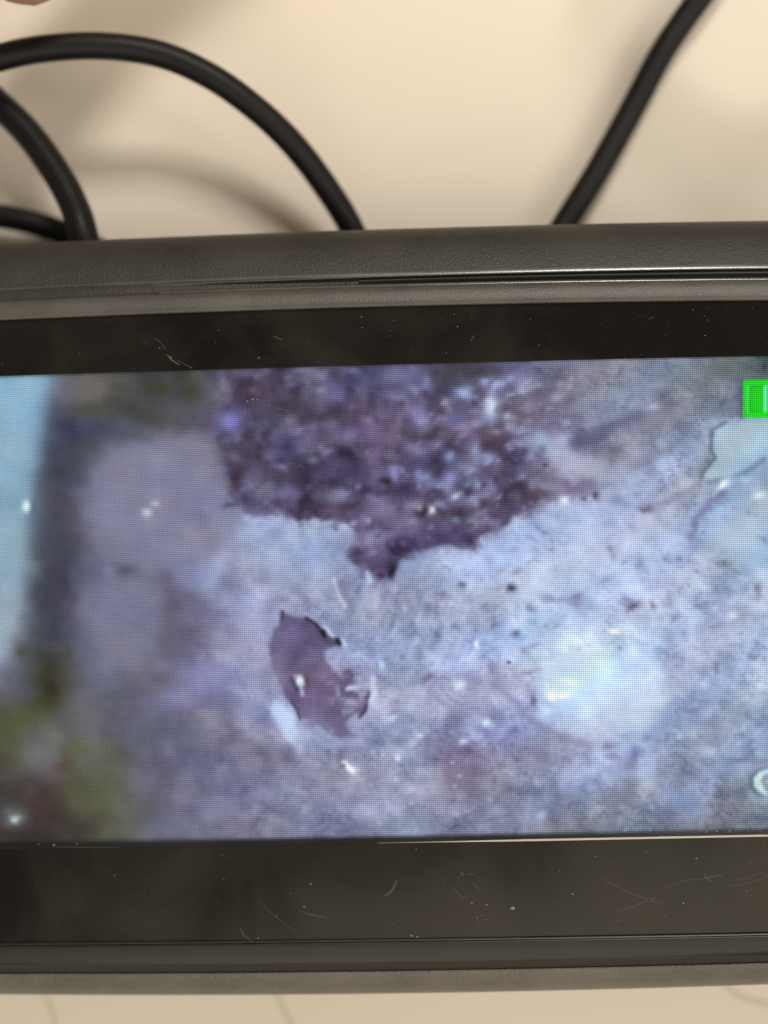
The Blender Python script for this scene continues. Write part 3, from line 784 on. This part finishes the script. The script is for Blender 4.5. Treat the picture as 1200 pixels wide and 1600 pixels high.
nt.links.new(ns.outputs['Fac'], r3.inputs['Value']); nt.links.new(r3.outputs['Result'], gl.inputs['Roughness'])
nt.links.new(fr.outputs[0], mixn.inputs['Fac']); nt.links.new(tr.outputs[0], mixn.inputs[1]); nt.links.new(gl.outputs[0], mixn.inputs[2])
nt.links.new(mixn.outputs[0], mx2.inputs[1]); nt.links.new(df.outputs[0], mx2.inputs[2]); nt.links.new(mx2.outputs[0], out.inputs['Surface'])
glass = loft('cover_glass', [(scr_t, -.302), (off(scr_b, 8.5), -.302)], m_glass, x0=SL, x1=SR, n=40, cap=False)

# dust, fibres and scratches lying on the glass and frame
m_dust, nt, b = newmat('pale_dust'); b.inputs['Base Color'].default_value = (.24, .22, .19, 1); b.inputs['Roughness'].default_value = .9
m_fib, nt, b = newmat('lint'); b.inputs['Base Color'].default_value = (.12, .108, .094, 1); b.inputs['Roughness'].default_value = .9
m_scr, nt, b = newmat('faint_scratch_rim_glint'); b.inputs['Base Color'].default_value = (.036, .033, .029, 1); b.inputs['Roughness'].default_value = .6
dv, dfc = [], []


def speck(px, py, r, z):
    c = P(px, py, z); k0 = len(dv); n = rr.choice((4, 5, 6)); a0 = rr.random() * 6; el = rr.uniform(.5, 1)
    for k in range(n):
        a = a0 + 2 * math.pi * k / n
        rad = r * PX * rr.uniform(.7, 1.2)
        dv.append(c + Vector((math.cos(a) * rad, math.sin(a) * rad * el, 0)))
    dv.append(c + Vector((0, 0, r * PX * .6)))
    for k in range(n): dfc.append((k0 + k, k0 + (k + 1) % n, k0 + n))


def glass_z(px, py):
    if py < fr_in(px): return .24 if py > gr_b(px) + 8 else -1.0
    return -.27


for _ in range(300):
    px = rr.uniform(0, 1200)
    z_ = rr.random()
    if z_ < .30: py = rr.uniform(fr_in(px) + 8, scr_t(px) + 10)
    elif z_ < .80: py = rr.uniform(scr_b(px) + 6, gl_b(px) - 3)
    else: py = rr.uniform(scr_t(px), scr_b(px))
    if rr.random() > .45 + .55 * px / 1200: continue
    speck(px, py, rr.choice((.4, .45, .5, .6, .7, 1.0)), glass_z(px, py))
for x, y, r in [(801,1419,3.2),(486,1381,1.8),(1088,1341,2.2),(895,1397,1.6),(737,1411,1.6),(475,1417,1.5),(643,1462,2),(652,1464,2),(1187,1482,1.4),(1068,1411,1.6),(1134,1268,2.5),(404,559,1.8),(403,1455+11,1.6),
                (624,682,2),(580,712,1.4),(421,633,1.5),(395,624,2),(402,624,1.6),(386,627,1.8),(60,1319,1.4),(84,1320,1.8),(120,1318,1.6),(1104,1300,1.6),(1120,1299,2),(1140,1298,1.8),(760,1414,1.6),(930,1308+30,1.3),(566,512,1.6),(1023,566,1.2)]:
    speck(x, y, r, glass_z(x, y))
dust = mesh_obj('dust_specks', dv, dfc, m_dust, dev, INV, smooth=False); tag(dust, kind='stuff')


def tube(pts, r, n=6):
    vs, fs = [], []
    for i, p in enumerate(pts):
        a = pts[max(i - 1, 0)]; c = pts[min(i + 1, len(pts) - 1)]
        t = (c - a).normalized()
        u = t.cross(Vector((0, 0, 1)))
        if u.length < 1e-6: u = Vector((1, 0, 0))
        u.normalize(); v = t.cross(u)
        rad = r[i] if isinstance(r, list) else r
        for k in range(n):
            ang = 2 * math.pi * k / n
            vs.append(p + (u * math.cos(ang) + v * math.sin(ang)) * rad)
        if i:
            for k in range(n):
                fs.append(((i - 1) * n + k, (i - 1) * n + (k + 1) % n, i * n + (k + 1) % n, i * n + k))
    fs.append(tuple(range(n - 1, -1, -1))); fs.append(tuple(range((len(pts) - 1) * n, len(pts) * n)))
    return vs, fs


fib = [([(261,554),(268,562),(280,570)], 1.3), ([(276,562),(290,570),(300,575)], .5), ([(240,528),(252,536),(258,546)], .45), ([(222,532),(232,538)], .4), ([(427,525),(440,531)], .7),
       ([(430,638),(445,640),(454,648),(458,658)], .7), ([(1098,1372),(1110,1370),(1128,1367)], .9), ([(1100,1364),(1106,1374),(1112,1376)], .7), ([(960,1438),(970,1437)], .9),
       ([(600+128,1362+3),(740,1366)], .7), ([(752,1440),(758,1436),(762,1438)], .7), ([(1005,1292+40),(1012,1330)], .6), ([(618,624),(624,631)], .6), ([(735,532),(741,526)], .6),
       ([(320,680),(328,684),(332,690)], .5), ([(325,725),(332,730)], .5), ([(463,730),(470,726),(476,732)], .5), ([(493,713),(498,718)], .6), ([(715,582),(722,588),(718,596)], .5), ([(762,590),(768,596)], .7), ([(842,365),(846,372),(840,378)], .8)]
fv, ff = [], []
for pts_, r in fib:
    z = -3.4 if pts_[0][1] < 400 else -.25
    c = [P(p[0], p[1], z) for p in (tuple(v) for v in spline(pts_, 5))]
    vs, fs = tube(c, r * PX * .6, 5)
    k0 = len(fv); fv += vs; ff += [tuple(a + k0 for a in f) for f in fs]
fo = mesh_obj('lint_fibres', fv, ff, m_fib, dev, INV); tag(fo, kind='stuff')
sv, sf = [], []
for pts_, wd in [([(940,1372),(985,1395),(1020,1408),(1034,1412)], 2.0), ([(962,1426),(1000,1412),(1028,1400)], 2.2), ([(1040,1388),(1070,1376),(1100,1374)], 1.2), ([(1130,1386),(1160,1382),(1185,1374),(1215,1360)], 1.6),
                 ([(1140,1376),(1165,1372),(1195,1362)], 1.0), ([(600,1400),(612,1392),(620,1376)], 5), ([(470,1424),(490,1430),(515,1434)], 3), ([(735,1378),(745,1386),(750,1392)], 1.5), ([(705,1385),(715,1396),(725,1404)], 2.2),
                 ([(375,1450),(382,1462),(398,1474)], 3), ([(400,1405),(440,1440),(470,1460)], 1.2), ([(720,1362),(724,1368)], 4), ([(345,1335),(352,1338)], 2), ([(740,1460),(752,1456),(764,1442)], 1.0), ([(80,1323),(130,1324),(188,1324)], 1.4)]:  # last strip: dim reflection along the window rim, put into colour
    c = [P(p[0], p[1], -.285) for p in (tuple(v) for v in spline(pts_, 6))]
    vs, fs = ribbon(c, wd * PX * .75)
    k0 = len(sv); sv += vs; sf += [tuple(a + k0 for a in f) for f in fs]
so = mesh_obj('scratches_and_rim_glint', sv, sf, m_scr, dev, INV); tag(so, kind='stuff')

# ------------------------------------------------------------------ cables
m_cable = grain_plastic('black_cable_sheath', (.0045, .004, .0038), .48, 900, .08, .00004, .2, .24)


def cable(name, knots, dia, label, cat='cable', group='black cables on the table'):
    """knots: (px, py, z mm of the cable centre)"""
    sp_ = spline(knots, 14)
    c = [P(q[0], q[1], q[2]) for q in sp_]
    vs, fs = tube(c, dia / 2 * MM, 20)
    root = vs and c[0].copy()
    inv = Matrix.Translation(-root)
    o = mesh_obj(name, vs, fs, m_cable, None, inv)
    o.location = root
    tag(o, label, cat, None, group)
    return o


Z0 = TABLE_Z + 2
cable('cable', [(-620, 900, Z0), (-480, 680, Z0), (-360, 460, -19), (-270, 320, -14), (-200, 190, -11), (-80, 116, -9), (0, 90, -8.5), (70, 76, -8.5), (160, 72, -9), (250, 85, -10), (330, 120, -11), (400, 170, -12.5), (455, 222, -14), (503, 283, -16), (548, 355, -18), (580, 440, -20), (590, 540, -21.5), (560, 700, Z0)],
      3.25, 'black cable in a high arch rising behind the monitor, upper left')
cable('cable', [(-900, 260, Z0), (-620, 110, Z0), (-400, 55, -21), (-230, 60, -18), (-120, 90, -16), (-50, 125, -15), (0, 165, -14.5), (45, 210, -14), (85, 265, -13), (113, 315, -12), (130, 365, -11), (142, 430, -12.5), (150, 540, -18), (150, 700, Z0)],
      3.7, 'thick black cable curving down to the monitor edge at the far left')
cable('cable', [(-820, 640, Z0), (-600, 470, Z0), (-400, 375, -21), (-230, 345, -20), (-120, 333, -20), (-40, 333, -20), (0, 338, -20), (50, 348, -20), (100, 364, -20.3), (150, 388, -20.7), (210, 440, -21.5), (300, 600, Z0)],
      3.2, 'short black cable stretch lying low against the monitor at the left edge')
cable('cable', [(800, 560, Z0), (820, 470, -22), (850, 405, -22), (885, 345, -22), (935, 265, -22), (985, 175, -22), (1030, 90, -22), (1062, 40, -22), (1105, -20, -21.5), (1190, -140, -21), (1310, -260, -18), (1450, -330, -6), (1530, -390, 10), (1450, -400, 19), (1320, -490, 21), (1180, -632, 21), (1170, -730, 18), (1350, -800, 10), (1650, -850, -8), (1950, -900, Z0)],  # unseen loop beyond the frame added to drop a soft shadow band
      3.3, 'black cable running diagonally up to the right from behind the monitor')

# ------------------------------------------------------------------ hand at the corner
m_skin, nt, b = newmat('skin')
b.inputs['Base Color'].default_value = (.46, .24, .15, 1); b.inputs['Roughness'].default_value = .5
b.inputs['Subsurface Weight'].default_value = .15; b.inputs['Subsurface Scale'].default_value = .004
b.inputs['Subsurface Radius'].default_value = (1, .35, .2)
tc = N(nt, 'ShaderNodeTexCoord'); ns = N(nt, 'ShaderNodeTexNoise'); ns.inputs['Scale'].default_value = 700; ns.inputs['Detail'].default_value = 4
nt.links.new(tc.outputs['Object'], ns.inputs['Vector'])
bp = N(nt, 'ShaderNodeBump'); bp.inputs['Strength'].default_value = .3; bp.inputs['Distance'].default_value = .0002
nt.links.new(ns.outputs['Fac'], bp.inputs['Height']); nt.links.new(bp.outputs['Normal'], b.inputs['Normal'])


def skinned(name, chains, m, root_v):
    """chains: lists of (Vector, radius) that start at shared first points"""
    verts, radii, edges, key = [], [], [], {}
    for ch in chains:
        prev = None
        for p, r in ch:
            k = tuple(round(c, 5) for c in p)
            if k not in key:
                key[k] = len(verts); verts.append(p); radii.append(r)
            if prev is not None: edges.append((prev, key[k]))
            prev = key[k]
    me_ = bpy.data.meshes.new(name); me_.from_pydata([tuple(Vector(v) - root_v) for v in verts], edges, [])
    o = bpy.data.objects.new(name, me_); o.location = root_v; link(o)
    md = o.modifiers.new('skin', 'SKIN')
    if not me_.skin_vertices: me_.attributes
    for i, s_ in enumerate(me_.skin_vertices[0].data): s_.radius = (radii[i], radii[i])
    me_.skin_vertices[0].data[0].use_root = True
    sb = o.modifiers.new('sub', 'SUBSURF'); sb.levels = 2; sb.render_levels = 2
    me_.materials.append(m)
    md.use_smooth_shade = True
    return o


def H(px, py, z): return P(px, py, z)


def seg(pts):
    return [(H(x, y, z), r * MM) for x, y, z, r in pts]


palm = (880, -1270, 12, 19)
hand_chains = [
    seg([palm, (1060, -1560, 14, 20), (1300, -1950, 16, 22)]),
    seg([palm, (640, -1050, 13, 13), (480, -840, 12, 10.5), (360, -620, 9, 8.6), (190, -360, 2, 7.8), (50, -140, -1, 7.8), (-22, 0, -3, 7.8)]),
    seg([palm, (820, -1040, 14, 13), (700, -880, 13, 10.5), (610, -745, 4, 8.8), (690, -735, -9, 8.0), (770, -830, -12, 7.2)]),
    seg([palm, (960, -1090, 12, 13), (890, -930, 10, 10), (830, -800, 1, 8.2), (900, -790, -11, 7.4), (965, -880, -13, 6.8)]),
    seg([palm, (1100, -1170, 8, 12), (1060, -1020, 4, 9), (1020, -900, -3, 7.2), (1080, -890, -12, 6.6), (1130, -970, -14, 6.0)]),
    seg([palm, (660, -1330, 6, 14), (470, -1240, 0, 11), (340, -1090, -4, 9.6), (280, -960, -6, 8.6)]),
]
# rebuild with the palm as the shared root
hand = skinned('person', hand_chains, m_skin, H(880, -1270, 12))
tag(hand, 'bare hand with one pointing fingertip just entering the top left corner', 'person')
